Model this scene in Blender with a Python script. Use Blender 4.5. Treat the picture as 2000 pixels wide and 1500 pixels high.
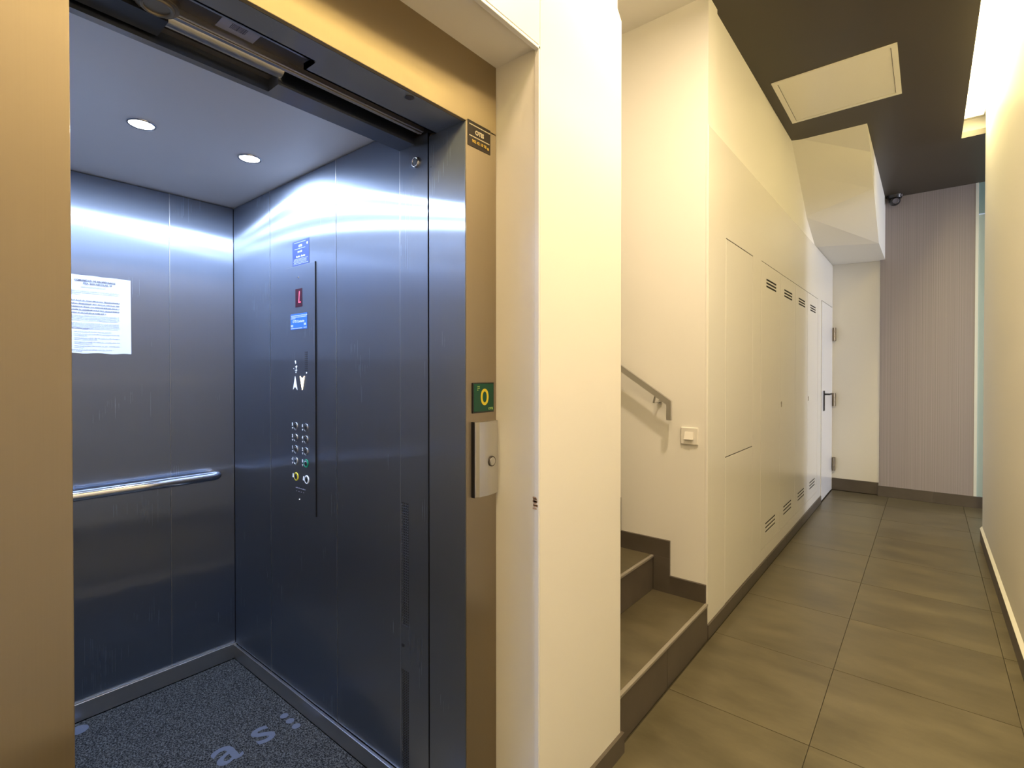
import bpy, bmesh, math, random
from mathutils import Vector, Matrix
random.seed(7)
for o in list(bpy.data.objects): bpy.data.objects.remove(o)
COL = bpy.context.scene.collection
SC = bpy.context.scene

# ------------------------------------------------------------------ camera
cam_d = bpy.data.cameras.new('camera'); cam = bpy.data.objects.new('camera', cam_d); COL.objects.link(cam)
cam_d.sensor_fit = 'HORIZONTAL'; cam_d.sensor_width = 36.0; cam_d.lens = 36.0*993/2000
cam_d.shift_y = -12/2000.0; cam_d.clip_start = 0.02
yaw = math.atan(812/993.0); pit = math.atan(.009)
cam.location = (0, 0, 1.35); cam.rotation_euler = (math.pi/2 - pit, 0, yaw)
SC.camera = cam
# ------------------------------------------------------------------ world, exposure
w = bpy.data.worlds.new('world'); SC.world = w; w.use_nodes = True
w.node_tree.nodes['Background'].inputs[0].default_value = (.75, .86, 1, 1)
w.node_tree.nodes['Background'].inputs[1].default_value = 0.6
SC.view_settings.view_transform = 'Standard'; SC.view_settings.look = 'None'
SC.view_settings.gamma = 1; SC.view_settings.use_curve_mapping = False
SC.view_settings.exposure = 0.0
# ------------------------------------------------------------------ lights
def area(name, loc, rot, sx, sy, power, col, spread=180, shape='RECTANGLE'):
    l = bpy.data.lights.new(name, 'AREA'); l.shape = shape; l.size = sx
    if shape in ('RECTANGLE', 'ELLIPSE'): l.size_y = sy
    l.energy = power; l.color = col; l.spread = math.radians(spread)
    o = bpy.data.objects.new(name, l); COL.objects.link(o); o.location = loc; o.rotation_euler = rot
    return o
HALF = math.pi/2
area('cove_light_glow', (.245, 1.3, 3.43), (0, 0, 0), .07, 8.2, 175, (1, .82, .39))
area('hall_lamp_glow', (-.25, .3, 3.2), (0, 0, 0), .3, .3, 20, (1, .72, .46))
area('hall_lamp_glow', (-.40, 1.72, 3.2), (0, 0, 0), .09, .09, 37, (1, .80, .57))
area('entrance_daylight', (4.3, 6.25, 1.7), (0, HALF, 0), 2.6, 1.0, 130, (.80, .84, 1))
area('stairwell_fill', (-2.3, 2.1, 3.2), (0, 0, 0), .5, .5, 7, (1, .82, .58))  # unseen fill light added to brighten the stair area
CABL = [.175, .502, .829]
for i, y in enumerate(CABL):
    area('cab_lamp_glow', (-1.905, y, 2.118), (0, 0, 0), .055, .055, 12.5, (.60, .74, 1), 180, 'DISK')

# ------------------------------------------------------------------ materials
def N(nt, t, **k):
    n = nt.nodes.new(t)
    for a, b in k.items(): setattr(n, a, b)
    return n
def mat(name, col, rough=.5, metal=0., spec=.5, emit=None, es=0., coat=0., bump=None):
    m = bpy.data.materials.new(name); m.use_nodes = True; nt = m.node_tree; b = nt.nodes['Principled BSDF']
    b.inputs['Base Color'].default_value = (*col, 1); b.inputs['Roughness'].default_value = rough
    b.inputs['Metallic'].default_value = metal; b.inputs['Specular IOR Level'].default_value = spec
    b.inputs['Coat Weight'].default_value = coat
    if emit: b.inputs['Emission Color'].default_value = (*emit, 1); b.inputs['Emission Strength'].default_value = es
    if bump:
        sc, st, dist = bump
        tc = N(nt, 'ShaderNodeTexCoord'); no = N(nt, 'ShaderNodeTexNoise'); no.inputs['Scale'].default_value = sc
        no.inputs['Detail'].default_value = 4
        bu = N(nt, 'ShaderNodeBump'); bu.inputs['Strength'].default_value = st; bu.inputs['Distance'].default_value = dist
        nt.links.new(tc.outputs['Object'], no.inputs['Vector']); nt.links.new(no.outputs['Fac'], bu.inputs['Height'])
        nt.links.new(bu.outputs['Normal'], b.inputs['Normal'])
    return m
def ramp(nt, fac, c0, c1, p0=.0, p1=1.):
    r = N(nt, 'ShaderNodeValToRGB'); r.color_ramp.elements[0].color = (*c0, 1); r.color_ramp.elements[1].color = (*c1, 1)
    r.color_ramp.elements[0].position = p0; r.color_ramp.elements[1].position = p1
    nt.links.new(fac, r.inputs['Fac']); return r.outputs['Color']
def steel(name, col, rough, aniso, grain='Z', var=.006, wide=.38):
    """brushed stainless steel, grain along Z on walls (highlight spreads sideways)"""
    m = mat(name, col, rough, 1.); nt = m.node_tree; nt.nodes.remove(nt.nodes['Principled BSDF']); L = nt.links
    b = N(nt, 'ShaderNodeBsdfAnisotropic'); b.distribution = 'GGX'; b.inputs['Anisotropy'].default_value = -aniso
    bw = N(nt, 'ShaderNodeBsdfAnisotropic'); bw.distribution = 'GGX'; bw.inputs['Anisotropy'].default_value = -.5; bw.inputs['Roughness'].default_value = .52
    mx = N(nt, 'ShaderNodeMixShader'); mx.inputs[0].default_value = wide; L.new(b.outputs[0], mx.inputs[1]); L.new(bw.outputs[0], mx.inputs[2])
    L.new(mx.outputs[0], nt.nodes['Material Output'].inputs['Surface'])
    ge = N(nt, 'ShaderNodeNewGeometry'); cr = N(nt, 'ShaderNodeVectorMath', operation='CROSS_PRODUCT')
    L.new(ge.outputs['Normal'], cr.inputs[0])
    cr.inputs[1].default_value = {'Z': (0, .02, 1), 'Y': (.02, 1, 0.02)}[grain]
    nm = N(nt, 'ShaderNodeVectorMath', operation='NORMALIZE'); L.new(cr.outputs[0], nm.inputs[0])
    L.new(nm.outputs[0], b.inputs['Tangent']); L.new(nm.outputs[0], bw.inputs['Tangent'])
    mp = N(nt, 'ShaderNodeMapping'); mp.inputs['Scale'].default_value = {'Z': (500, 500, 3), 'Y': (500, 3, 500)}[grain]
    L.new(ge.outputs['Position'], mp.inputs['Vector'])
    no = N(nt, 'ShaderNodeTexNoise'); no.inputs['Scale'].default_value = 1; no.inputs['Detail'].default_value = 2
    L.new(mp.outputs[0], no.inputs['Vector'])
    n2 = N(nt, 'ShaderNodeTexNoise'); n2.inputs['Scale'].default_value = 5; n2.inputs['Detail'].default_value = 5
    L.new(ge.outputs['Position'], n2.inputs['Vector'])
    ad = N(nt, 'ShaderNodeMath', operation='MULTIPLY_ADD'); L.new(no.outputs['Fac'], ad.inputs[0]); ad.inputs[1].default_value = var*2; ad.inputs[2].default_value = rough - var
    a2 = N(nt, 'ShaderNodeMath', operation='MULTIPLY_ADD'); L.new(n2.outputs['Fac'], a2.inputs[0]); a2.inputs[1].default_value = .012; L.new(ad.outputs[0], a2.inputs[2])
    a3 = N(nt, 'ShaderNodeMath', operation='SUBTRACT'); L.new(a2.outputs[0], a3.inputs[0]); a3.inputs[1].default_value = .006
    L.new(a3.outputs[0], b.inputs['Roughness'])
    c = ramp(nt, no.outputs['Fac'], tuple(x*(1-var*1.6) for x in col), tuple(min(1, x*(1+var*1.6)) for x in col), .3, .7)
    L.new(c, b.inputs['Color']); L.new(c, bw.inputs['Color'])
    return m
M = {}
M['paint'] = mat('cream wall paint', (.80, .77, .70), .55, bump=(60, .05, .002))
M['lacquer'] = mat('cream lacquer board', (.82, .79, .72), .22, spec=.5)
M['door_white'] = mat('white lacquer', (.82, .81, .80), .22)
M['dark_ceiling'] = mat('dark brown ceiling paint', (.044, .034, .021), .42, bump=(40, .04, .002))
M['gap'] = mat('dark joint', (.015, .010, .006), .8)
M['black'] = mat('black', (.01, .01, .012), .4)
M['grout'] = mat('dark grout', (.045, .035, .022), .9)
M['steel_cab'] = steel('brushed steel of the cab', (.345, .39, .48), .27, .83)
M['steel_front_tinted'] = steel('brushed frame steel tinted by yellow reflections', (.40, .335, .24), .29, .78)  # warm tint puts the hall's yellow reflections into the steel colour
M['steel_lintel_tinted'] = steel('brushed lintel steel tinted by yellow reflections', (.42, .34, .215), .29, .78, 'Z')  # same stainless, yellow reflected light tinted into its colour
M['steel_plain'] = mat('satin steel', (.62, .61, .60), .28, 1.)
M['chrome'] = mat('polished tube', (.80, .80, .82), .10, 1.)
M['alu'] = mat('aluminium', (.60, .58, .55), .35, 1.)
M['dark_metal'] = mat('dark track metal', (.10, .085, .075), .5, .6)
M['cab_ceiling'] = mat('grey enamel', (.62, .58, .54), .45)
M['lamp'] = mat('lamp lens', (1, 1, 1), .3, emit=(.85, .92, 1), es=60)
M['cove'] = mat('cove diffuser', (1, 1, 1), .5, emit=(1, .86, .48), es=5)
M['white'] = mat('white print', (.85, .86, .9), .5)
M['sticker_print'] = mat('pale sticker print', (.42, .46, .55), .6)
M['paper'] = mat('paper', (.55, .57, .63), .6)
M['ink'] = mat('printed ink', (.10, .10, .14), .7)
M['ink_light'] = mat('light printed ink', (.32, .32, .40), .7)
M['sticker_black'] = mat('black plate', (.03, .022, .015), .4)
M['gold_ink'] = mat('gold ink', (.62, .42, .06), .5)
M['pale_ink'] = mat('pale ink', (.75, .68, .5), .5)
M['sticker_blue'] = mat('navy sticker', (.028, .045, .13), .5)
M['tag_blue'] = mat('bright blue sticker', (.02, .10, .42), .5)
M['green'] = mat('green plate', (.002, .065, .035), .25)
M['yellow'] = mat('yellow print', (.72, .58, .03), .4)
M['lime'] = mat('lime print', (.35, .55, .15), .4)
M['red_display'] = mat('display glass', (.025, .004, .010), .15, emit=(.5, .0, .05), es=.03)
M['red_lit'] = mat('lit display digit', (.6, .05, .1), .3, emit=(1, .12, .22), es=1.6)
M['arrow_lit'] = mat('lit arrow', (1, .8, .5), .3, emit=(1, .74, .42), es=9)
M['green_ring'] = mat('green ring', (.0, .25, .13), .3)
M['plastic'] = mat('ivory plastic', (.80, .76, .68), .35)
M['handle_black'] = mat('dark handle', (.02, .022, .03), .35, .3)
M['hinge'] = mat('hinge metal', (.30, .25, .18), .4, .8)
M['camera_black'] = mat('camera plastic', (.02, .018, .02), .25)
M['camera_lens'] = mat('camera lens', (.12, .11, .13), .1)
M['brown_hole'] = mat('scuffed plaster', (.45, .30, .20), .8)

def tilemat(name, c0, c1, rough):
    m = mat(name, c0, rough); nt = m.node_tree; b = nt.nodes['Principled BSDF']; L = nt.links
    ge = N(nt, 'ShaderNodeNewGeometry'); oi = N(nt, 'ShaderNodeObjectInfo')
    ad = N(nt, 'ShaderNodeVectorMath', operation='ADD'); L.new(ge.outputs['Position'], ad.inputs[0])
    cm = N(nt, 'ShaderNodeCombineXYZ'); mu = N(nt, 'ShaderNodeMath', operation='MULTIPLY'); L.new(oi.outputs['Random'], mu.inputs[0]); mu.inputs[1].default_value = 37
    L.new(mu.outputs[0], cm.inputs[2]); L.new(cm.outputs[0], ad.inputs[1])
    mp = N(nt, 'ShaderNodeMapping'); mp.inputs['Scale'].default_value = (1.3, 3.2, 1.6); mp.inputs['Rotation'].default_value = (0, 0, .15); L.new(ad.outputs[0], mp.inputs['Vector'])
    no = N(nt, 'ShaderNodeTexNoise'); no.inputs['Scale'].default_value = 1.9; no.inputs['Detail'].default_value = 8; no.inputs['Roughness'].default_value = .62; L.new(mp.outputs[0], no.inputs['Vector'])
    c = ramp(nt, no.outputs['Fac'], c0, c1, .32, .70); L.new(c, b.inputs['Base Color'])
    r = N(nt, 'ShaderNodeMath', operation='MULTIPLY_ADD'); L.new(no.outputs['Fac'], r.inputs[0]); r.inputs[1].default_value = .12; r.inputs[2].default_value = rough-.06
    L.new(r.outputs[0], b.inputs['Roughness'])
    return m
M['tile'] = tilemat('grey brown porcelain tile', (.076, .062, .033), (.135, .112, .066), .34)
M['riser'] = tilemat('dark porcelain tile', (.075, .060, .046), (.11, .09, .07), .42)
M['nosing'] = mat('nosing strip', (.26, .23, .19), .4)

def wallpaper():
    m = mat('striped wallpaper', (.3, .26, .25), .6); nt = m.node_tree; b = nt.nodes['Principled BSDF']; L = nt.links
    ge = N(nt, 'ShaderNodeNewGeometry'); mp = N(nt, 'ShaderNodeMapping'); mp.inputs['Scale'].default_value = (260, .01, .01); L.new(ge.outputs['Position'], mp.inputs['Vector'])
    no = N(nt, 'ShaderNodeTexNoise'); no.inputs['Scale'].default_value = 1; no.inputs['Detail'].default_value = 2; L.new(mp.outputs[0], no.inputs['Vector'])
    c = ramp(nt, no.outputs['Fac'], (.22, .187, .187), (.40, .355, .35), .30, .70); L.new(c, b.inputs['Base Color']); return m
M['wallpaper'] = wallpaper()
def carpet():
    m = mat('speckled carpet', (.05, .05, .06), .95, spec=.1); nt = m.node_tree; b = nt.nodes['Principled BSDF']; L = nt.links
    ge = N(nt, 'ShaderNodeNewGeometry'); vo = N(nt, 'ShaderNodeTexNoise'); vo.inputs['Scale'].default_value = 190; vo.inputs['Detail'].default_value = 3; vo.inputs['Roughness'].default_value = .7
    L.new(ge.outputs['Position'], vo.inputs['Vector'])
    c = ramp(nt, vo.outputs['Fac'], (.008, .0085, .010), (.12, .125, .13), .42, .68); L.new(c, b.inputs['Base Color'])
    bu = N(nt, 'ShaderNodeBump'); bu.inputs['Strength'].default_value = .6; bu.inputs['Distance'].default_value = .004
    L.new(vo.outputs['Fac'], bu.inputs['Height']); L.new(bu.outputs['Normal'], b.inputs['Normal']); return m
M['carpet'] = carpet()
M['carpet_print'] = mat('worn carpet print', (.10, .115, .16), .95, spec=.1, bump=(190, .6, .004))
M['teal_glass'] = mat('pale teal glass panel', (.42, .52, .48), .15)
M['teal_dark'] = mat('teal glass transom', (.25, .36, .35), .15)
M['pale_frame'] = mat('pale frame', (.72, .74, .68), .4)

# ------------------------------------------------------------------ mesh helpers
class B:
    def __init__(s): s.bm = bmesh.new()
    def box(s, x0, x1, y0, y1, z0, z1, bev=0.):
        t = bmesh.new(); bmesh.ops.create_cube(t, size=1)
        for v in t.verts: v.co = Vector((x0+(v.co.x+.5)*(x1-x0), y0+(v.co.y+.5)*(y1-y0), z0+(v.co.z+.5)*(z1-z0)))
        if bev: bmesh.ops.bevel(t, geom=list(t.edges), offset=bev, segments=2, affect='EDGES', profile=.5)
        s._m(t); return s
    def _m(s, t):
        me = bpy.data.meshes.new('t'); t.to_mesh(me); t.free(); s.bm.from_mesh(me); bpy.data.meshes.remove(me)
    def cyl(s, p0, p1, r, n=24, r2=None, bev=0.):
        p0 = Vector(p0); p1 = Vector(p1); t = bmesh.new()
        bmesh.ops.create_cone(t, cap_ends=True, segments=n, radius1=r, radius2=r if r2 is None else r2, depth=(p1-p0).length)
        if bev: bmesh.ops.bevel(t, geom=[e for e in t.edges if len(e.link_faces) == 2 and any(len(f.verts) > 4 for f in e.link_faces)], offset=bev, segments=2, affect='EDGES')
        q = Vector((0, 0, 1)).rotation_difference((p1-p0).normalized())
        bmesh.ops.transform(t, matrix=Matrix.Translation((p0+p1)/2) @ q.to_matrix().to_4x4(), verts=t.verts)
        s._m(t); return s
    def sphere(s, c, r, sc=(1, 1, 1)):
        t = bmesh.new(); bmesh.ops.create_uvsphere(t, u_segments=24, v_segments=14, radius=r)
        for v in t.verts: v.co = Vector(c)+Vector((v.co.x*sc[0], v.co.y*sc[1], v.co.z*sc[2]))
        s._m(t); return s
    def ring(s, c, axis, r, rt, n=28, k=10):
        q = Vector((0, 0, 1)).rotation_difference(Vector(axis)); c = Vector(c); vs = []
        for i in range(n):
            a = 2*math.pi*i/n; row = []
            for j in range(k):
                b = 2*math.pi*j/k; row.append(s.bm.verts.new(c + q @ Vector(((r+rt*math.cos(b))*math.cos(a), (r+rt*math.cos(b))*math.sin(a), rt*math.sin(b)))))
            vs.append(row)
        for i in range(n):
            for j in range(k): s.bm.faces.new((vs[i][j], vs[(i+1) % n][j], vs[(i+1) % n][(j+1) % k], vs[i][(j+1) % k]))
        return s
    def tube(s, pts, r, n=20, square=False):
        pts = [Vector(p) for p in pts]; rings = []
        if square: n = 4
        up = Vector((0, 0, 1)) if abs((pts[1]-pts[0]).normalized().z) < .9 else Vector((0, 1, 0))
        for i, p in enumerate(pts):
            d = ((pts[min(i+1, len(pts)-1)]-p).normalized() + (p-pts[max(i-1, 0)]).normalized()).normalized()
            a = d.cross(up).normalized(); b = a.cross(d).normalized()
            rings.append([s.bm.verts.new(p + (a*math.cos(2*math.pi*(j+(.5 if square else 0))/n) + b*math.sin(2*math.pi*(j+(.5 if square else 0))/n))*r) for j in range(n)])
        for i in range(len(rings)-1):
            for j in range(n): s.bm.faces.new((rings[i][j], rings[i][(j+1) % n], rings[i+1][(j+1) % n], rings[i+1][j]))
        s.bm.faces.new(rings[0][::-1]); s.bm.faces.new(rings[-1]); return s
    def prism(s, pts, axis, a0, a1, bev=0):
        """polygon pts in the two other axes, extruded along axis"""
        def mk(p, a):
            if axis == 'x': return (a, p[0], p[1])
            if axis == 'y': return (p[0], a, p[1])
            return (p[0], p[1], a)
        A = [s.bm.verts.new(mk(p, a0)) for p in pts]; Z = [s.bm.verts.new(mk(p, a1)) for p in pts]; n = len(pts)
        s.bm.faces.new(A[::-1]); s.bm.faces.new(Z)
        for i in range(n): s.bm.faces.new((A[i], A[(i+1) % n], Z[(i+1) % n], Z[i]))
        return s
    def text(s, body, size, origin, right, up, align='LEFT', thick=.0004, sx=1., bold=0.):
        cu = bpy.data.curves.new('t', 'FONT'); cu.body = body; cu.size = size; cu.align_x = align; cu.extrude = thick/2
        cu.offset = bold; cu.resolution_u = 3
        ob = bpy.data.objects.new('t', cu); COL.objects.link(ob)
        dg = bpy.context.evaluated_depsgraph_get(); me = bpy.data.meshes.new_from_object(ob.evaluated_get(dg))
        bpy.data.objects.remove(ob); bpy.data.curves.remove(cu)
        R = Vector(right); U = Vector(up); W = R.cross(U); O = Vector(origin)
        for v in me.vertices: v.co = O + R*v.co.x*sx + U*v.co.y + W*(v.co.z)
        s.bm.from_mesh(me); bpy.data.meshes.remove(me); return s
    def make(s, name, material, parent=None, smooth=False, loc=None):
        bmesh.ops.recalc_face_normals(s.bm, faces=s.bm.faces)
        me = bpy.data.meshes.new(name); s.bm.to_mesh(me); s.bm.free(); me.materials.append(M[material])
        if smooth:
            for p in me.polygons: p.use_smooth = True
            try: me.set_sharp_from_angle(angle=math.radians(40))
            except Exception: pass
        o = bpy.data.objects.new(name, me); COL.objects.link(o)
        o0 = Vector((0, 0, 0))
        if parent is not None:
            o.parent = parent; o.matrix_parent_inverse = parent.matrix_world_inv if hasattr(parent, 'matrix_world_inv') else Matrix.Identity(4)
            pl = world_loc(parent); o.location = (-pl[0], -pl[1], -pl[2]); LOC[o.name] = Vector((0, 0, 0))
        else:
            LOC[o.name] = Vector((0, 0, 0))
        return o
LOC = {}
def world_loc(o): return LOC.get(o.name, Vector((0, 0, 0)))
def thing(name, loc, label=None, cat=None, group=None, kind=None):
    o = bpy.data.objects.new(name, None); COL.objects.link(o); o.location = loc; LOC[o.name] = Vector(loc)
    o.empty_display_size = .05
    return tag(o, label, cat, group, kind)
def tag(o, label=None, cat=None, group=None, kind=None):
    if label: o['label'] = label
    if cat: o['category'] = cat
    if group: o['group'] = group
    if kind: o['kind'] = kind
    return o
def struct(o, label=None): 
    o['kind'] = 'structure'
    if label: o['label'] = label
    return o

# ================================================================== SETTING
XL, XP, XR = -.86, -.84, .345       # stair-side wall, lift wall / pier, right wall
YN, YJ = 1.152, 1.021               # niche reveal, jamb edge
YC = 1.03                           # cab side wall
CEIL = 3.25; YE = 6.90; YR = 5.53
LX = 4.4
# ---- floor with tiles
fl = struct(B().box(-3.6, LX, -3.2, 7.1, -.08, -.006).make('floor', 'grout'), 'grey brown porcelain tiled hall floor')
gx = [-.85, -.325, .285, .895, 1.505]; gy = [2.10+.615*k for k in range(-9, 9)]
def tile_mesh(w, d):
    b = B(); g = .0014; b.box(g, w-g, g, d-g, -.010, 0.)
    return b
cache = {}
def put_tile(x0, x1, y0, y1, parent):
    key = (round(x1-x0, 3), round(y1-y0, 3))
    if key not in cache:
        o = tile_mesh(*key).make('tile', 'tile', parent); cache[key] = o.data
    else:
        o = bpy.data.objects.new('tile', cache[key]); COL.objects.link(o); o.parent = parent
    o.location = (x0, y0, random.uniform(-.0003, .0003))
for i in range(len(gx)-1):
    for j in range(len(gy)-1):
        x0, x1 = gx[i], gx[i+1]; y0, y1 = gy[j], min(gy[j+1], 6.90)
        if y1-y0 < .05: continue
        if x0 >= .895 and y0 < 5: continue
        if i == 2 and y1 < YR: x1 = .345+.01
        put_tile(x0, x1, y0, y1, fl)
put_tile(gx[0], gx[1], gy[-1], 6.94, fl) if gy[-1] < 6.9 else None

# ---- ceiling (dark slab with a cove slot along the right wall)
b = B(); b.box(-.875, .20, -3.2, 7.1, CEIL, CEIL+.045); b.box(.20, LX, 5.50, 7.1, CEIL, CEIL+.045)
ce = struct(b.make('ceiling', 'dark_ceiling'), 'dark brown painted hall ceiling with a light cove along the right')
b = B(); b.box(-3.7, -.875, 1.2, 7.1, CEIL, CEIL+.045)
struct(b.make('ceiling', 'paint'), 'cream ceiling over the staircase')
b = B(); b.box(-.2, .50, -3.2, 5.75, 3.46, 3.50); b.box(-.22, -.2, -3.2, 5.75, CEIL+.045, 3.5); b.box(-.2, .50, 5.70, 5.75, CEIL+.045, 3.5)
struct(b.make('trim_1', 'paint'), 'white recess of the ceiling light cove')
# ---- right wall
b = B(); b.box(XR, XR+.14, -3.2, YR, -.02, 3.5, .004)
struct(b.make('wall_right', 'paint'), 'cream wall along the right side of the corridor')
b = B(); b.box(XR+.14, LX, YR-.12, YR, -.02, CEIL); struct(b.make('wall_lobby', 'paint'), 'cream wall round the corner of the corridor')
bb = struct(B().box(XR-.003, XR, -3.2, YR+.01, 0, .02).make('baseboard_right', 'riser'), 'dark tiled baseboard with cream top strip on the right wall')
y = -3.2
while y < YR:
    B().box(XR-.012, XR, y+.001, min(y+.614, YR+.012), .0, .100).make('tile', 'riser', bb); y += .615
B().prism([(XR, .100), (XR-.014, .100), (XR-.014, .104), (XR, .122)], 'y', -3.2, YR+.012).make('top_strip', 'paint', bb)
# ---- back walls at the end of corridor
b = B(); b.box(-.41, .362, YE-.02, YE+.1, 0, CEIL); struct(b.make('wall_back', 'wallpaper'), 'mauve grey pinstriped wallpaper wall at the end')
b = B(); b.box(-1.2, -.41, YE+.045, YE+.16, 0, CEIL); b.box(-.412, -.408, YE-.02, YE+.1, 0, CEIL)
struct(b.make('wall_back', 'paint'), 'narrow cream wall beside the white door')
bb = struct(B().box(-.855, -.41, YE+.04, YE+.045, 0, .02).make('baseboard_back', 'riser'), 'dark tiled baseboard at the end of the corridor')
B().box(-.855, -.415, YE+.030, YE+.045, .001, .135).make('tile', 'riser', bb)
B().box(-.418, .05, YE-.034, YE-.02, .001, .115).make('tile', 'riser', bb)
B().box(.052, .40, YE-.034, YE-.02, .001, .115).make('tile', 'riser', bb)
# ---- hall behind the camera, lobby
struct(B().box(-1.2, .5, -3.3, -3.2, 0, CEIL).make('wall_front', 'paint'), 'cream wall behind the viewer')
b = B(); b.box(LX, LX+.1, 5.40, 5.72, 0, CEIL); b.box(LX, LX+.1, 6.80, 7.1, 0, CEIL); b.box(LX, LX+.1, 5.6, 6.9, 3.05, CEIL)
struct(b.make('wall_entrance', 'paint'), 'wall around the street entrance')
b = B(); b.box(1.6, LX, YE, YE+.1, 0, CEIL); struct(b.make('wall_lobby', 'paint'), 'far wall of the entrance lobby')
# ---- teal glass panel at the end
g = thing('glass_screen', (.8, YE, 0), 'pale teal glass screen right of the striped wallpaper', 'glass screen')
B().box(.385, 1.6, YE-.012, YE+.01, .115, 2.93).make('pane', 'teal_glass', g)
B().box(.385, 1.6, YE-.012, YE+.01, 2.945, CEIL).make('transom_pane', 'teal_dark', g)
B().box(.362, .385, YE-.022, YE+.02, .115, CEIL).make('frame', 'pale_frame', g)
B().box(.40, 1.6, YE-.02, YE+.02, .0, .113).make('base', 'riser', g)

# ---- left corridor wall (x = XL), lift wall and pier (x = XP)
b = B(); b.box(XL-.13, XL-.012, 2.615, 7.05, 2.6, CEIL)
b.box(XL-.13, XL-.035, 2.615, 7.05, 0, 2.6)
wl = struct(b.make('wall_left', 'paint'), 'cream corridor wall above the cupboard doors')
# cladding around doors: pieces flush at XL
def clad(y0, y1, z0, z1, bev=.0012): return B().box(XL-.035, XL, y0, y1, z0, z1, bev)
g_ = .003
for (y0, y1, z0, z1) in [(2.632, 2.905, .075, 2.6), (3.465, 3.668, .075, 2.6), (2.905, 3.465, 2.093, 2.6), (3.668, 5.918, 2.100, 2.6), (3.668, 5.918, .075, .157), (5.918, 6.135, .075, 2.6), (6.135, 6.945, 2.112, 2.6), (6.893, 6.945, .0, 2.112)]:
    clad(y0, y1, z0, z1, 0).make('cladding_board', 'lacquer', wl)
B().box(XL-.012, XL+.002, 2.6105, 2.630, .075, 2.6, .002).make('corner_bead', 'lacquer', wl)
B().box(XL-.034, XL-.028, 2.7, 6.94, .02, 2.2).make('joint_backing', 'gap', wl)
for (a0, a1, c0, c1) in ((2.907, 3.464, 2.0878, 2.0932), (3.669, 5.917, 2.0958, 2.1002), (6.137, 6.893, 2.1048, 2.1122), (2.907, 3.464, .8838, .8892)):
    B().box(XL-.02, XL-.0020, a0, a1, c0, c1).make('joint_strip', 'gap', wl)
bb = struct(B().box(XL-.03, XL-.002, 2.63, 6.13, 0, .07).make('baseboard_left', 'riser'), 'dark tiled baseboard under the cupboard doors')
y = 2.612
while y < 6.12:
    y1 = min(y+.614, 6.128); B().box(XL-.004, XL+.008, y+.0008, y1, 0, .073).make('tile', 'riser', bb); y += .615

# access hatch in the wall (two boards)
h = thing('wall_access_hatch', (XL, 3.19, .075), 'tall cream wall hatch with a split across, nearest the stairs', 'hatch')
clad(2.909, 3.462, .889, 2.088).make('upper_panel', 'lacquer', h)
clad(2.909, 3.462, .077, .884).make('lower_panel', 'lacquer', h)
# cupboard doors with vent slots
cp = thing('built_in_cupboard', (XL, 4.79, .16), 'built-in cream cupboard of four doors with vent slots', 'cupboard')
ED = [3.671, 4.235, 4.797, 5.357, 5.915]
for i in range(4):
    y0, y1 = ED[i]+.002, ED[i+1]-.002
    c = (y0+y1)/2+.005; w2 = .150
    zs = [(.255, .010), (.283, .010), (.311, .010), (1.948, .010), (1.971, .010), (1.994, .010)]
    b = B(); z = .160
    for (zc, hh) in zs:
        b.box(XL-.022, XL, y0, y1, z, zc-.0065); b.box(XL-.022, XL, y0, c-w2, zc-.0065, zc+.0065); b.box(XL-.022, XL, c+w2, y1, zc-.0065, zc+.0065); z = zc+.0065
    b.box(XL-.022, XL, y0, y1, z, 2.096)
    d = b.make('door', 'lacquer', cp)
    for (zc, hh) in zs: B().box(XL-.012, XL-.0022, c-w2-.001, c+w2+.001, zc-.0068, zc+.0068).make('vent_slot_shade', 'gap', d)  # dark insert paints the shade inside each slot
    if i in (1, 3):
        B().cyl((XL-.001, y0+.048, 1.125), (XL+.003, y0+.048, 1.125), .011, 16).box(XL-.001, XL+.0025, y0+.042, y0+.054, 1.095, 1.12).make('lock', 'hinge', d)
# white door at the end
dr = thing('door_1', (XL, 6.5, 0), 'white flush door with black lever handle at the end of the corridor', kind='structure')
B().box(XL-.03, XL+.004, 6.148, 6.888, .012, 2.105, .002).make('leaf', 'door_white', dr)
hd = B().box(XL+.004, XL+.014, 6.265, 6.305, .95, 1.165, .003).make('handle_plate', 'handle_black', dr)
B().tube([(XL+.01, 6.285, 1.127), (XL+.05, 6.285, 1.127), (XL+.056, 6.292, 1.127), (XL+.056, 6.42, 1.127)], .0095, 12).make('lever', 'handle_black', dr, True)
for z in (.30, 1.045, 1.80):
    b = B(); b.box(XL+.006, XL+.036, 6.895, 6.945, z-.075, z+.075, .002); 
    for k in range(3): b.cyl((XL+.022, 6.893, z-.075+k*.052), (XL+.022, 6.893, z-.03+k*.052), .009, 12)
    b.make('hinge', 'hinge', dr)

# ---- stair soffit (underside of the flight above)
b = B()
PL = [(4.64, CEIL+.02), (4.95, 3.07), (5.345, 2.79), (5.83, 2.605), (6.96, 2.605), (6.96, CEIL+.02)]
PR = [(4.66, CEIL+.02), (5.03, 3.14), (5.36, 2.935), (5.975, 2.590), (6.96, 2.590), (6.96, CEIL+.02)]
A_ = [b.bm.verts.new((XL-.02, *p)) for p in PL]; Z_ = [b.bm.verts.new((-.368, *p)) for p in PR]
b.bm.faces.new(A_); b.bm.faces.new(Z_)
for i in range(6): b.bm.faces.new((A_[i], A_[(i+1) % 6], Z_[(i+1) % 6], Z_[i]))
struct(b.make('stair_soffit', 'paint'), 'cream sloping underside of the flight above, hanging below the dark ceiling')

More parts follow.
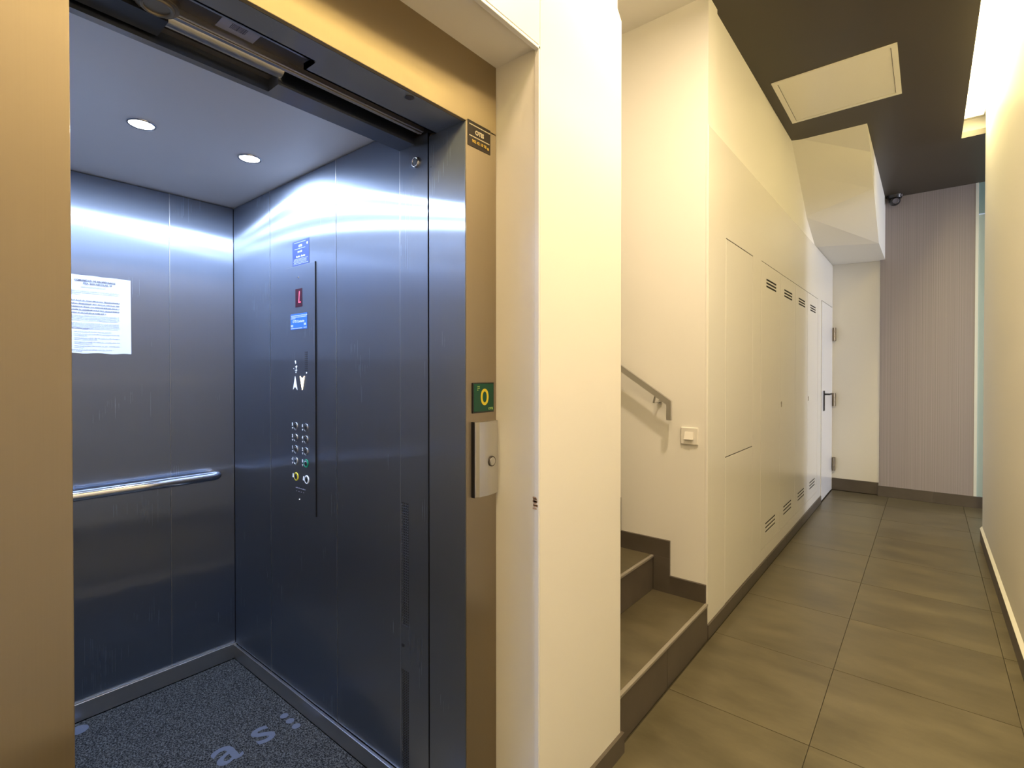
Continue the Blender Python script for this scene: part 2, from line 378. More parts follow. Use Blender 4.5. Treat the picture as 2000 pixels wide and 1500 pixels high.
# ---- lift wall
b = B(); b.box(XP-.10, XP, -3.2, .044, 0, CEIL+.02); b.box(XP-.10, XP, .044, YN-.003, 2.262, CEIL+.02)
wlift = struct(b.make('wall_left', 'lacquer'), 'cream wall around the lift doorway')
b = B(); b.prism([(YN, 0), (1.635, 0), (1.635, 2.585), (1.605, 2.615), (1.605, CEIL+.02), (YN, CEIL+.02)], 'x', XP-.30, XP)
pier = struct(b.make('wall_pier', 'lacquer'), 'cream pier between the lift and the stairs')
b = B(); b.box(-3.6, XP-.02, 1.20, 1.635, 0, CEIL); struct(b.make('wall_stairs', 'paint'), 'cream wall on the hidden side of the stairs')
# niche lining
tr = thing('trim_2', (-.9, .6, 0), 'cream lining of the niche around the lift door', kind='structure')
B().box(-1.03, XP-.014, YN-.003, YN+.01, 0, 2.262).make('reveal_board', 'lacquer', tr)
B().box(-1.03, XP-.014, .034, .047, 0, 2.262).make('reveal_board', 'lacquer', tr)
B().box(-1.03, XP-.014, .034, YN-.003, 2.258, 2.275).make('head_board', 'lacquer', tr)
B().box(XP-.014, XP+.0005, YN-.008, YN-.001, 0, 2.262, .001).make('edge_strip', 'door_white', tr)
B().box(XP-.014, XP+.0005, .044, .052, 0, 2.262, .001).make('edge_strip', 'door_white', tr)
B().box(XP-.014, XP+.0005, .044, YN-.001, 2.250, 2.2585, .001).make('edge_strip', 'door_white', tr)
b = B()
for k in range(9):
    zz = random.gauss(.992, .012) if k < 14 else random.uniform(.99, 1.12)
    b.box(XP-.016-abs(random.gauss(0, .004)), XP-.008+.006*random.random(), YN-.0086, YN-.006, zz-random.uniform(.001, .003), zz+random.uniform(.001, .003))
tag(b.make('chipped_patch', 'brown_hole', tr), kind='stuff')
# pier baseboard
bb = struct(B().box(XP-.01, XP+.002, YN+.01, 1.63, 0, .02).make('baseboard_pier', 'riser'), 'dark tiled baseboard at the foot of the pier')
B().box(XP-.004, XP+.012, YN, 1.645, 0, .072).make('tile', 'riser', bb)
# ---- stairs
st = thing('staircase', (-1.4, 2.12, 0), 'tiled staircase rising to the left behind the pier', 'stairs')
RZ, TD = .1855, .287
for i in range(8):
    x1 = XL+.005-i*TD; x0 = x1-TD; z1 = (i+1)*RZ
    B().box(x0-.02, x1-.012, 1.64, 2.606, z1-RZ if i else 0, z1-.012).make('step_body', 'grout', st)
    for (ya, yb) in ((1.641, 2.094), (2.097, 2.605)) if i == 0 else ((1.641, 1.95), (1.953, 2.605)):
        B().box(x1-.012, x1, ya, yb, z1-RZ+(.001 if i else 0), z1-.011).make('riser_tile', 'riser', st)
    B().box(x0, x1-.012, 1.641, 2.605, z1-.012, z1).make('tread_tile', 'tile', st)
    B().box(x1-.012, x1+.004, 1.641, 2.605, z1-.012, z1+.0005, .002).make('nosing', 'nosing', st)
bb = struct(B().box(-3.2, -3.19, 2.60, 2.612, 1.5, 1.6).make('baseboard_stairs', 'riser'), 'dark stepped tiled baseboard climbing beside the stairs')
for i in range(8):
    xa = XL-.003 if i == 0 else -1.051-(i-1)*TD; xb = -1.051-i*TD
    B().box(xb, xa, 2.598, 2.612, (i+1)*RZ+.0, (i+1)*RZ+.092).make('tile', 'riser', bb)
    B().box(xb-.088, xb, 2.597, 2.612, (i+1)*RZ, (i+2)*RZ-.001+.001).make('tile', 'riser', bb)
b = B(); b.box(-3.6, XL-.002, 2.612, 2.75, 0, CEIL); struct(b.make('wall_stairs', 'paint'), 'cream wall carrying the stair handrail')
b = B(); b.box(-3.7, -3.55, 1.2, 2.8, 0, CEIL); struct(b.make('wall_stairs', 'paint'), 'cream wall at the back of the stairwell')
# ---- stair handrail
hr = thing('handrail', (-1.2, 2.56, 1.2), 'satin steel square handrail on the stair wall with dropped end', 'handrail')
s_ = .205/.31
xe, ze, yh = -1.034, 1.199, 2.545
sl = math.atan(s_)
b = B()
# sloping square bar + vertical end piece, mitred
hw = .0135
def bar_pts(dy):
    return None
dx, dz = -math.cos(sl), math.sin(sl); nx, nz = math.sin(sl), math.cos(sl)
Ltot = 2.4
x_far, z_far = xe+dx*Ltot, ze+dz*Ltot
outer = [(x_far+nx*hw, z_far+nz*hw), (xe+hw*.9, ze+.004+nz*hw*.4), (xe+hw*.9, 1.108), (xe-hw*.9, 1.108), (xe-hw*.9, ze-.012), (x_far-nx*hw, z_far-nz*hw)]
b.prism(outer, 'y', yh-.006, yh+.012)
b.make('rail', 'steel_plain', hr)
for xk in (-1.107, -1.9, -2.7):
    zk = ze+(xe-xk)*s_
    b = B(); b.tube([(xk, yh, zk-.012), (xk-.012, yh+.006, zk-.05), (xk+.0, yh+.065, zk-.052)], .006, 10)
    b.cyl((xk, yh+.058, zk-.052), (xk, yh+.0668, zk-.052), .013, 16); b.make('bracket', 'steel_plain', hr, True)
# ---- light switch
sw = thing('light_switch', (-.949, 2.612, .98), 'square ivory light switch on the wall under the handrail end', 'light switch')
B().box(-.993, -.905, 2.601, 2.612, .983, 1.071, .003).make('plate', 'plastic', sw)
B().prism([(2.601, 1.0085), (2.588, 1.010), (2.600, 1.049), (2.601, 1.049)], 'x', -.972, -.928).make('rocker', 'plastic', sw)

# ---- ceiling hatch
hc = thing('ceiling_hatch', (-.475, 4.0, CEIL), 'cream rectangular access hatch in the dark ceiling', 'hatch')
b = B(); x0, x1, y0, y1, z0 = -.805, -.146, 3.67, 4.345, CEIL-.008
f_ = .030
b.box(x0, x1, y0, y0+f_, z0, CEIL); b.box(x0, x1, y1-f_, y1, z0, CEIL); b.box(x0, x0+f_, y0+f_, y1-f_, z0, CEIL); b.box(x1-f_, x1, y0+f_, y1-f_, z0, CEIL)
b.make('frame', 'lacquer', hc)
B().box(x0+f_+.003, x1-f_-.003, y0+f_+.003, y1-f_-.003, CEIL-.005, CEIL+.001).make('panel', 'lacquer', hc)
# ---- cove diffuser
tag(B().box(.205, .338, -3.0, 5.6, 3.440, 3.458).make('cove_light', 'cove'), 'glowing yellow strip light hidden in the ceiling cove along the right wall', 'light')
# ---- security camera
cm = thing('security_camera', (-.285, YE-.06, CEIL), 'small black dome camera in the corner above the striped wall', 'camera')
B().cyl((-.285, YE-.075, CEIL-.03), (-.285, YE-.075, CEIL), .062, 28, .070).make('base', 'camera_black', cm, True)
B().sphere((-.285, YE-.08, CEIL-.055), .052).make('ball', 'camera_black', cm, True)
B().cyl((-.278, YE-.12, CEIL-.066), (-.272, YE-.140, CEIL-.072), .027, 24).ring((-.272, YE-.140, CEIL-.072), (.2, -.96, -.2), .024, .004).make('lens', 'camera_lens', cm, True)
B().sphere((-.228, YE-.11, CEIL-.012), .013).make('knob', 'camera_lens', cm, True)

# ================================================================== LIFT
ZH = 2.055
fr = thing('lift_door_frame', (-1.0, .6, 0), 'brushed steel frame round the open lift doorway', 'door frame')
# right jamb: front face and return
B().box(-1.152, -1.0, YJ, YN-.004, 0, ZH+.006, .0015).make('jamb', 'steel_front_tinted', fr)
B().box(-1.153, -1.003, YJ-.0012, YJ+.004, 0, ZH).make('jamb_return', 'steel_cab', fr)
B().box(-1.152, -1.0, .048, .174, 0, ZH+.006, .0015).make('jamb', 'steel_front_tinted', fr)
# lintel face
B().box(-1.012, -1.0, .048, YN-.004, ZH, 2.262, .0012).make('lintel', 'steel_lintel_tinted', fr)
b = B(); b.box(-1.079, -1.012, .16, .612, ZH, ZH+.012); b.box(-1.125, -1.012, .612, YJ+.01, ZH, ZH+.012)
b.box(-1.079, -1.074, .16, .612, ZH, ZH+.014); b.box(-1.125, -1.12, .612, YJ+.01, ZH, ZH+.014); b.box(-1.125, -1.079, .612, .616, ZH, ZH+.014)
b.make('lintel_underside', 'steel_cab', fr)
B().cyl((-1.028, .845, ZH-.002), (-1.028, .845, ZH+.002), .011, 20).make('sensor', 'dark_metal', fr)
B().box(-1.155, -1.0, .174, YJ, -.005, .002).make('sill', 'alu', fr)
# header mechanism
mh = thing('door_track', (-1.16, .6, 2.1), 'dark sliding door track inside the lift lintel', 'door track')
B().box(-1.31, -1.01, .05, YJ+.13, 2.20, 2.23).make('cover', 'dark_metal', mh)
B().box(-1.31, -1.01, YJ+.02, YJ+.05, 2.07, 2.2).make('end_plate', 'dark_metal', mh)
b = B()
for k in range(4): b.box(-1.080-k*.0075-.0065, -1.080-k*.0075, .05, YJ+.0, 2.074-.003*(k % 2), 2.13)
b.make('grooved_rail', 'alu', mh)
B().box(-1.178, -1.110, .05, YJ+.02, 2.088, 2.13).make('hanger_plate', 'dark_metal', mh)
b = B()
for k in range(3): b.box(-1.178-k*.0085-.0065, -1.178-k*.0085, .05, YJ, 2.076-.003*(k % 2), 2.13)
b.make('grooved_rail', 'alu', mh)
b = B(); pts = []
for k in range(9):
    a = math.pi*k/8; pts.append((-1.228+.021*math.cos(a), 2.093-.021*math.sin(a)))
b.prism(pts+[(-1.249, 2.14), (-1.207, 2.14)], 'y', .365, .61); b.make('rounded_beam', 'alu', mh, True)
B().box(-1.275, -1.206, .05, .365, 2.068, 2.15).make('hanger_block', 'black', mh)
B().cyl((-1.180, .338, 2.072), (-1.180, .338, 2.10), .038, 32, None, .003).ring((-1.180, .338, 2.072), (0, 0, 1), .026, .004).make('pulley', 'hinge', mh, True)
st2 = B().box(-1.172, -1.116, .440, .518, 2.0865, 2.088).make('barcode_sticker', 'ink_light'); tag(st2, 'small grey barcode sticker on the track inside the lift lintel', 'sticker')
b = B(); yy = .462
for k in range(11):
    wd = random.choice((.001, .002, .003)); b.box(-1.156, -1.136, yy, yy+wd, 2.0860, 2.0865); yy += wd+.0015
tag(b.make('barcode', 'ink', st2), kind='stuff')

# ---- cab
XB, XF = -2.54, -1.302
CZ = 2.13
cab = thing('lift_cab', (-1.9, .5, 0), 'open lift cab lined with brushed steel panels', 'lift')
sx = [XB, -2.178, -1.669, XF]
for i in range(3):
    B().box(sx[i]+.0012, sx[i+1]-.0012, YC, YC+.02, .07, CZ-.004, .0024).make('wall_panel', 'steel_cab', cab)
sl_ = [XB, -2.178, -1.669, XF]
for i in range(3):
    B().box(sl_[i]+.0012, sl_[i+1]-.0012, -.03, -.01, .07, CZ-.004, .0015).make('wall_panel', 'steel_cab', cab)
for (y0, y1) in ((-.01, .262), (.262, .768), (.768, YC)):
    B().box(XB-.02, XB, y0+.0006, y1-.0006, .07, CZ-.004, .0024).make('wall_panel', 'steel_cab', cab)
b = B(); b.box(XB-.03, XB-.021, -.04, YC+.03, 0, CZ); b.box(XB-.03, XF, YC+.021, YC+.03, 0, CZ); b.box(XB-.03, XF, -.04, -.031, 0, CZ)
b.make('shell', 'gap', cab)
B().box(XB-.02, XF, -.03, YC+.02, CZ, CZ+.02).make('ceiling_panel', 'cab_ceiling', cab)
B().box(XB, XB+.014, -.01, YC, .006, .075, .0012).make('skirting', 'steel_plain', cab)
B().box(XB+.014, XF-.005, YC-.012, YC, .006, .068, .0012).make('skirting', 'steel_plain', cab)
B().box(XB+.014, XF-.005, -.01, .002, .006, .068, .0012).make('skirting', 'steel_plain', cab)
for xs in sx[1:]:
    B().box(xs-.0009, xs+.0009, YC-.0006, YC+.004, .07, CZ-.004).make('seam_highlight', 'steel_plain', cab)  # added strip gives each seam its bright lit edge
for ys in (.262, .768):
    B().box(XB-.004, XB+.0006, ys-.0009, ys+.0009, .076, CZ-.004).make('seam_highlight', 'steel_plain', cab)  # added strip, highlight line on the back wall seams
# front return beside the doorway with two perforated grilles
b = B(); gx0, gx1 = -1.298+.0, -1.262
rng = [(.548, .940), (.05, .406)]
x0r, x1r = XF+.0005, -1.170
b.box(gx1, x1r, YC-.001, YC+.02, .0, ZH+.02)
b.box(x0r, gx0, YC-.001, YC+.02, .0, ZH+.02)
b.box(gx0, gx1, YC-.001, YC+.02, .940, ZH+.02); b.box(gx0, gx1, YC-.001, YC+.02, .406, .548); b.box(gx0, gx1, YC-.001, YC+.02, 0, .05)
fr_ = b.make('front_return', 'steel_cab', cab)
B().box(x1r-.0002, x1r+.001, YC+.0, YC+.02, 0, ZH+.02).make('gap_shade_strip', 'black', fr_)  # black strip paints shade onto the steel edge inside the gap
B().box(gx0, gx1, YC+.004, YC+.02, .04, .95).make('grille_backing', 'black', fr_)
for (za, zb) in rng:
    b = B(); nz = int((zb-za)/.0082); pz = (zb-za)/nz; nxh = 4; px = (gx1-gx0)/nxh; yy = YC-.0008
    for i in range(nxh):
        for j in range(nz):
            cx = gx0+(i+.5)*px; cz = za+(j+.5)*pz; sq = []; oc = []
            for k in range(8):
                a = math.pi*k/4+math.pi/8; c_, s2 = math.cos(a), math.sin(a); m_ = max(abs(c_), abs(s2))
                sq.append(b.bm.verts.new((cx+px/2*c_/m_, yy, cz+pz/2*s2/m_))); oc.append(b.bm.verts.new((cx+.0030*c_, yy+.0006, cz+.0030*s2)))
            for k in range(8):
                k2 = (k+1) % 8; b.bm.faces.new((sq[k], sq[k2], oc[k2], oc[k]))
    o = b.make('perforated_grille', 'steel_cab', fr_); o['kind'] = 'stuff'
B().cyl((-1.289, YC-.003, .484), (-1.289, YC+.01, .484), .006, 16).make('plug', 'black', fr_)
# key switch
B().cyl((-1.221, YC-.006, 1.998), (-1.221, YC+.004, 1.998), .017, 28, None, .002).ring((-1.221, YC-.006, 1.998), (0, 1, 0), .0135, .003).make('key_switch', 'chrome', fr_, True)
B().cyl((-1.221, YC-.008, 1.998), (-1.221, YC-.004, 1.998), .0095, 20).make('key_barrel', 'black', fr_)
B().cyl((-1.144, YJ-.0016, 1.962), (-1.144, YJ+.002, 1.962), .0022, 12).make('rivet_hole', 'black', fr)
# cab header (with the notch on the door side)
b = B(); b.box(-1.302, -1.231, .604, YC, ZH, ZH+.10); b.box(-1.302, -1.282, -.03, .604, ZH, ZH+.10)
b.make('cab_header', 'steel_cab', cab)
B().box(-1.282, -1.262, -.03, .604, ZH+.03, ZH+.05).make('header_channel', 'dark_metal', cab)
# black block added behind the gap to stand for the shaft's shade
struct(B().box(-1.31, -1.10, YC+.022, YC+.15, 0, 2.2).make('shaft_shade_block', 'black'), 'black block standing for the dark lift shaft in the gap beside the doorway')
struct(B().box(XB-.3, -1.0, .0, YC+.1, -.08, -.006).make('floor', 'black'))

# parked doors
for (nm, xa, lb) in (('landing_door', -1.10, 'brushed steel landing door slid open into the wall'), ('cab_door', -1.235, 'brushed steel cab door slid open behind the landing door')):
    o = thing(nm, (xa, -.3, 0), lb, 'lift door')
    B().box(xa-.012, xa+.012, -.75, .168, .012, 2.05, .002).make('fast_panel', 'steel_cab', o)
    B().box(xa-.045, xa-.018, -.75, .160, .012, 2.05, .002).make('slow_panel', 'steel_cab', o)

# ---- carpet
cpt = thing('cab_carpet', (-1.9, .5, 0), 'speckled dark grey carpet on the lift floor with worn pale letters', 'carpet')
b = B(); n = 2; b.box(XB+.015, -1.165, .0, YC-.012, -.004, .004, .001); b.make('carpet_pile', 'carpet', cpt)
TX = (0, 1, 0); TU = (-1, 0, 0)
b = B(); b.text('a', .205, (-1.862, .698, .0050), TX, TU, bold=.002); b.make('printed_letter', 'carpet_print', cpt)
b = B(); b.text('s', .205, (-1.862, .830, .0050), TX, TU, bold=.002); b.make('printed_letter', 'carpet_print', cpt)
for x in (-1.948, -1.902, -1.856):
    B().cyl((x, .970, .0045), (x, .970, .0056), .0155, 24).make('printed_dot', 'carpet_print', cpt)
B().cyl((-2.47, .440, .0045), (-2.47, .440, .0056), .030, 24).make('printed_dot', 'carpet_print', cpt)

# ---- cab lamps
def lamp(y):
    o = thing('ceiling_spotlight', (-1.905, y, CZ))
    B().ring((-1.905, y, CZ-.002), (0, 0, 1), .036, .004).make('bezel', 'chrome', o, True)
    B().cyl((-1.905, y, CZ-.004), (-1.905, y, CZ), .032, 28).make('lens', 'lamp', o)
    return o
l1 = lamp(CABL[2]); tag(l1, 'round bright spotlight in the lift ceiling, nearest the button panel', 'spotlight', 'round spotlights in the lift ceiling')
l2 = lamp(CABL[1]); tag(l2, 'round bright spotlight in the middle of the lift ceiling', 'spotlight', 'round spotlights in the lift ceiling')
l3 = lamp(CABL[0]); tag(l3, 'round bright spotlight in the lift ceiling, hidden by the left jamb', 'spotlight', 'round spotlights in the lift ceiling')

# ---- cab handrail
hr2 = thing('handrail', (-2.48, .5, .89), 'polished tubular handrail on the back wall of the lift', 'handrail')
xr, zr, rr = XB+.058, .888, .0205
pts = [(XB, .07, zr), (XB+.03, .07, zr)]
for k in range(7):
    a = math.pi/2*k/6; pts.append((xr-.028+.028*math.sin(a), .07+.028-.028*math.cos(a), zr))
pts2 = []
for k in range(7):
    a = math.pi/2*k/6; pts2.append((xr-.028+.028*math.cos(a), .910+.028*math.sin(a)-.0, zr))
b = B(); b.tube(pts+[(xr, .905, zr)], rr, 24); b.make('tube', 'chrome', hr2, True)
b = B(); b.tube([(xr, .9055, zr)]+pts2+[(XB, .938, zr)], rr, 24); b.make('elbow', 'chrome', hr2, True)

# ---- notice on the back wall
nt_ = thing('paper_notice', (XB+.001, .52, 1.42), 'white printed paper notice taped to the back wall of the lift', 'notice')
b = B(); y0, y1, z0, z1 = .410, .628, 1.428, 1.731; n = 14
top = [b.bm.verts.new((XB+.0015, y0+(y1-y0)*i/n, z1+.0008*math.sin(i*1.3))) for i in range(n+1)]
bot = [b.bm.verts.new((XB+.002+.003*abs(math.sin(i*.75)), y0+(y1-y0)*i/n, z0+.0015*math.sin(i*1.1))) for i in range(n+1)]
for i in range(n): b.bm.faces.new((bot[i], bot[i+1], top[i+1], top[i]))
r_ = bmesh.ops.extrude_face_region(b.bm, geom=list(b.bm.faces)); bmesh.ops.translate(b.bm, verts=[v for v in r_['geom'] if isinstance(v, bmesh.types.BMVert)], vec=(-.0004, 0, 0))
b.make('sheet', 'paper', nt_)
NX = XB+.0062
b = B()
def w(px, py):  # page position: distance from the right edge, from the top
    return (NX, y1-px, z1-py)
b.text('COMUNIDAD DE PROPIETARIOS', .0088, (NX, .512, 1.7075), (0, 1, 0), (0, 0, 1), 'CENTER', bold=.0003)
b.text('PZA. SAN NICOLAS, 10', .0088, (NX, .520, 1.6965), (0, 1, 0), (0, 0, 1), 'CENTER', bold=.0003)
b.make('heading', 'ink', nt_)
def lines(b, ys, ye, z, n, dz, h, last=1.):
    for k in range(n):
        y = ys; end = ye if k < n-1 else ys+(ye-ys)*last
        while y < end:
            wd = min(random.uniform(.006, .022), end-y); 
            # broken strokes like small type
            q = y
            while q < y+wd:
                s = random.uniform(.0008, .0022); hh = h*random.choice((.7, 1, 1, 1.25)); b.box(NX-.0002, NX, q, q+s, z-k*dz, z-k*dz+hh*.9); q += s+.0006
            y += wd+random.uniform(.0018, .0032)
b = B(); lines(b, .440, .588, 1.6300, 5, .0118, .0040, .72); b.text('DOCUMENTACION:', .0062, (NX, .438, 1.523), (0, 1, 0), (0, 0, 1)); tag(b.make('bold_paragraph', 'ink', nt_), kind='stuff')
b = B(); lines(b, .468, .543, 1.6855, 1, .01, .0026); lines(b, .415, .588, 1.669, 3, .0062, .0022, .3)
lines(b, .440, .588, 1.5735, 4, .0058, .0022, .97); lines(b, .440, .588, 1.5465-.002, 5, .0060-.0009, .0020, .97)
lines(b, .448, .562, 1.5115, 1, .01, .0022)
for k, z in enumerate((1.502, 1.487, 1.471, 1.456)): lines(b, .448, .588, z, 2, .0058, .0022, (.25, .5, .4, .2)[k])
lines(b, .428, .570, 1.441, 2, .0052, .0020, .3)
tag(b.make('small_print', 'ink_light', nt_), kind='stuff')

# ---- car operating panel
cop = thing('lift_button_panel', (-1.915, YC, .80), 'tall steel button panel on the right wall of the lift', 'control panel')
PX0, PX1 = -2.028, -1.806
B().box(PX0, PX1, YC-.006, YC-.001, .803, 1.776, .0015).make('faceplate', 'steel_cab', cop)
B().box(PX1-.0003, PX1+.0012, YC-.0058, YC-.0002, .801, 1.776).make('shadow_strip', 'black', cop)  # black strip paints a shadow line down the plate's right side
PF = YC-.0065; PR_ = (1, 0, 0); PU = (0, 0, 1)
for (x, z) in ((-1.927, 1.729), (-1.925, .850)):
    B().cyl((x, PF+.001, z), (x, PF-.003, z), .0045, 16, .003).make('screw', 'chrome', cop)
B().box(-1.950, -1.898, PF-.001, PF+.002, 1.612, 1.684, .0005).make('display', 'red_display', cop)
b = B(); b.prism([(-1.925, 1.628), (-1.908, 1.628), (-1.908, 1.632), (-1.920, 1.632), (-1.915, 1.672), (-1.919, 1.674)], 'y', PF-.0018, PF-.001)
b.make('display_digit', 'red_lit', cop)
for k in range(10):
    z = 1.432-k*.0078; B().box(-1.879, -1.860, PF-.0006, PF+.001, z-.0016, z+.0016).make('speaker_slot', 'black', cop)
b = B(); 
for (x, z, s) in ((-1.953, 1.397, .004), (-1.951, 1.391, .003), (-1.944, 1.377, .004), (-1.951, 1.376, .002), (-1.946, 1.371, .003), (-1.953, 1.362, .002), (-1.944, 1.362, .0035), (-1.966, 1.369, .002), (-1.949, 1.354, .003), (-1.868, 1.352, .003)):
    b.cyl((x, PF+.001, z), (x, PF-.0006, z), s, 10)
tag(b.make('engraved_symbols', 'white', cop), kind='stuff')
def arrow(cx, cz, sgn, m_):
    h, w_ = .027, .0165
    b = B(); b.prism([(cx, cz+sgn*h), (cx+w_, cz-sgn*h), (cx, cz-sgn*(h-.012)), (cx-w_, cz-sgn*h)], 'y', PF-.0012, PF+.001); return b.make('direction_arrow', m_, cop)
arrow(-1.955, 1.311, 1, 'white'); tag(arrow(-1.900, 1.312, -1, 'arrow_lit'), 'lit down arrow glowing warm')
rows = [1.139, 1.092, 1.046, 1.000]
labs = [('5', '6'), ('3', '4'), ('1', '2'), ('-1', '0')]
def button(x, z, txt, ringm='chrome', lab=None):
    bt = B().cyl((x, PF+.001, z), (x, PF-.003, z), .0125, 28, .0115).make('button', 'chrome' if ringm != 'x' else 'black', cop, True)
    if lab: bt['label'] = lab
    r = B().ring((x, PF-.001, z), (0, 1, 0), .0145, .0022).make('button_ring', ringm, bt, True)
    B().cyl((x, PF-.0029, z), (x, PF-.0036, z), .0075, 24).make('button_centre', 'black', bt)
    b = B()
    if txt in ('bell', 'open'):
        b.prism([(x-.031, z-.006), (x-.021, z-.006), (x-.023, z+.006), (x-.026, z+.011), (x-.029, z+.006)], 'y', PF-.0006, PF+.0006)
    else:
        b.text(txt, .017, (x-.0275, PF-.0003, z+.001), PR_, PU, 'CENTER', bold=.0006)
        for (ax, az) in ((-.029, -.008), (-.025, -.008), (-.027, -.012)): b.cyl((x+ax, PF+.0003, z+az), (x+ax, PF-.0008, z+az), .0014, 8)
    b.make('button_label', 'white', bt)
for r, z in enumerate(rows):
    for c, x in enumerate((-1.951, -1.872)):
        g = (r == 3 and c == 1); button(x, z-.001*c, labs[r][c], 'green_ring' if g else 'chrome', 'button with green ring' if g else None)
button(-1.948, .938, 'bell', 'yellow', 'button with yellow ring'); button(-1.867, .936, 'open', 'white', 'button with white ring')
b = B()
for k in range(14): b.box(-1.955+k*.0055, -1.952+k*.0055, PF-.0004, PF+.0004, .893, .8945+.001*(k % 3))
for k in range(4): b.box(-1.95+k*.018, -1.945+k*.018, PF-.0004, PF+.0004, .880, .882)
tag(b.make('engraved_lines', 'ink_light', cop), kind='stuff')
# stickers beside/on the panel
s1 = B().box(-1.983, -1.855, YC-.0012, YC, 1.778, 1.876, .0003).make('service_sticker', 'sticker_blue'); tag(s1, 'navy service sticker with white lettering above the lift button panel', 'sticker')
FY = YC-.0014
b = B()
for (t, z, sz, xx) in (('OTIS', 1.850, .0125, -1.921), ('24 h 365', 1.8285, .0095, -1.925), ('Reclam  Averias', 1.810, .0105, -1.919)):
    b.text(t, sz, (xx, FY, z), PR_, PU, 'CENTER', bold=.0002)
for (z, xa, xb) in ((1.868, -1.970, -1.880), (1.8435, -1.965, -1.885), (1.803, -1.972, -1.868), (1.7985, -1.972, -1.875), (1.794, -1.975, -1.872), (1.789, -1.97, -1.88), (1.784, -1.974, -1.864)):
    x = xa
    while x < xb:
        q = random.uniform(.003, .009); b.box(x, x+q, FY-.0001, FY, z, z+.0012); x += q+.002
b.cyl((-1.868, FY, 1.858), (-1.868, FY-.0003, 1.858), .005, 16)
tag(b.make('lettering', 'sticker_print', s1), kind='stuff')
s2 = B().box(-1.988, -1.860, YC-.0077, YC-.0065, 1.524, 1.586, .0003).make('phone_sticker', 'tag_blue'); tag(s2, 'bright blue sticker with white lettering on the lift button panel', 'sticker')
FY = YC-.0079; b = B()
b.text('OTIS Contacto', .0145, (-1.926, FY, 1.551), PR_, PU, 'CENTER', bold=.0003)
b.text('902', .012, (-1.976, FY, 1.5345), PR_, PU, 'CENTER', bold=.0005, ); b.text('24h', .012, (-1.876, FY, 1.5385), PR_, PU, 'CENTER', bold=.0005)
for (z, xa, xb) in ((1.577, -1.982, -1.866), (1.571, -1.980, -1.866), (1.566, -1.984, -1.95), (1.527, -1.984, -1.90), (1.528, -1.885, -1.866)):
    x = xa
    while x < xb:
        q = random.uniform(.003, .010); b.box(x, x+q, FY-.0001, FY, z, z+.0028); x += q+.002
tag(b.make('lettering', 'sticker_print', s2), kind='stuff')

# ---- landing fittings on the right jamb (face x = -1.0, looking to +x)
JX = -1.0; R2 = (0, 1, 0); U2 = (0, 0, 1)
s3 = B().box(JX, JX+.0015, 1.026, 1.121, 1.990, 2.062, .0005).make('maker_plate', 'sticker_black'); tag(s3, 'black maker plate with gold lettering at the top of the steel jamb', 'plate')
b = B(); b.text('OTIS', .017, (JX+.0018, 1.074, 2.020+.008), R2, U2, 'CENTER', bold=.0007)
for (z, ya, yb) in ((2.050, 1.032, 1.115), (2.018, 1.032, 1.115)):
    y = ya
    while y < yb:
        q = random.uniform(.002, .007); b.box(JX+.0014, JX+.0019, y, y+q, z, z+.0028); y += q+.0012
tag(b.make('lettering', 'pale_ink', s3), kind='stuff')
b = B(); b.text('902 42 10 78', .0112, (JX+.0018, 1.073, 2.003), R2, U2, 'CENTER', bold=.0004); b.cyl((JX+.0012, 1.110, 2.004), (JX+.0019, 1.110, 2.004), .004, 14)
b.make('phone_lettering', 'gold_ink', s3)
s4 = thing('floor_number_plate', (JX, 1.087, 1.235), 'green plate with a yellow zero on the steel jamb above the call button', 'sign')
B().box(JX, JX+.005, 1.042, 1.132, 1.236, 1.323, .0006).make('backing', 'black', s4)
B().box(JX+.004, JX+.0058, 1.0455, 1.1295, 1.240, 1.320, .0004).make('face', 'green', s4)
b = B(); n = 40; cy, cz = 1.0905, 1.2815
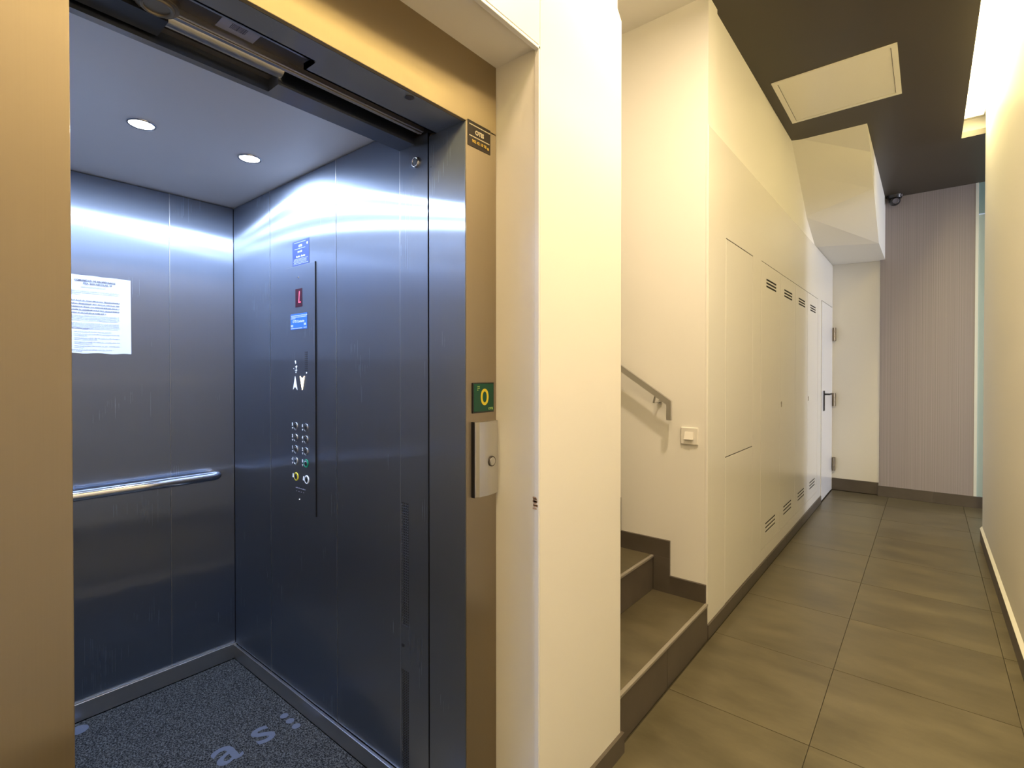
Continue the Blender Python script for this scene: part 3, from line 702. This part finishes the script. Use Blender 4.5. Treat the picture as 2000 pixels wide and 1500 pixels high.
ro = [b.bm.verts.new((JX+.0062, cy+.0165*math.cos(2*math.pi*k/n), cz+.024*math.copysign(abs(math.sin(2*math.pi*k/n))**.9, math.sin(2*math.pi*k/n)))) for k in range(n)]
ri = [b.bm.verts.new((JX+.0062, cy+.0090*math.cos(2*math.pi*k/n), cz+.0160*math.copysign(abs(math.sin(2*math.pi*k/n))**.9, math.sin(2*math.pi*k/n)))) for k in range(n)]
for k in range(n): b.bm.faces.new((ro[k], ro[(k+1) % n], ri[(k+1) % n], ri[k]))
r_ = bmesh.ops.extrude_face_region(b.bm, geom=list(b.bm.faces)); bmesh.ops.translate(b.bm, verts=[v for v in r_['geom'] if isinstance(v, bmesh.types.BMVert)], vec=(-.0008, 0, 0))
b.make('numeral', 'yellow', s4)
b = B()
for (dy, dz) in ((0, 0), (.005, .005), (.0, .005), (.005, 0), (-.001, -.005)): b.cyl((JX+.0055, 1.062+dy, 1.308+dz-.001), (JX+.0068, 1.062+dy, 1.308+dz-.001), .0016, 10)
b.text('OTIS', .0095, (JX+.006, 1.1265, 1.244), R2, U2, 'RIGHT', bold=.0002)
tag(b.make('lettering', 'lime', s4), kind='stuff')
cs = thing('call_button_box', (JX, 1.09, 1.0), 'slim satin metal call button box on the steel jamb', 'call button')
b = B(); pr_ = [(JX, 1.043), (JX+.010, 1.043), (JX+.010, 1.050), (JX+.018, 1.056)]
for k in range(7):
    a = k/6; pr_.append((JX+.019+.006*math.sin(a*math.pi*.6)-.012*a*a, 1.064+.076*a))
pr_.append((JX, 1.142))
b.prism(pr_, 'z', .998, 1.211); b.make('body', 'steel_plain', cs)
B().box(JX+.0005, JX+.012, 1.0405, 1.0432, .997, 1.212).make('side_trim', 'black', cs)
B().ring((JX+.0225, 1.104, 1.095), (1, 0, 0), .0135, .0018).make('button_ring', 'dark_metal', cs, True)
B().cyl((JX+.016, 1.104, 1.095), (JX+.0262, 1.104, 1.095), .0118, 28, None, .0015).make('button', 'steel_plain', cs, True)
for (y, z) in ((1.065, .87), (1.10, .72), (1.058, .60), (1.11, .58)):
    pass
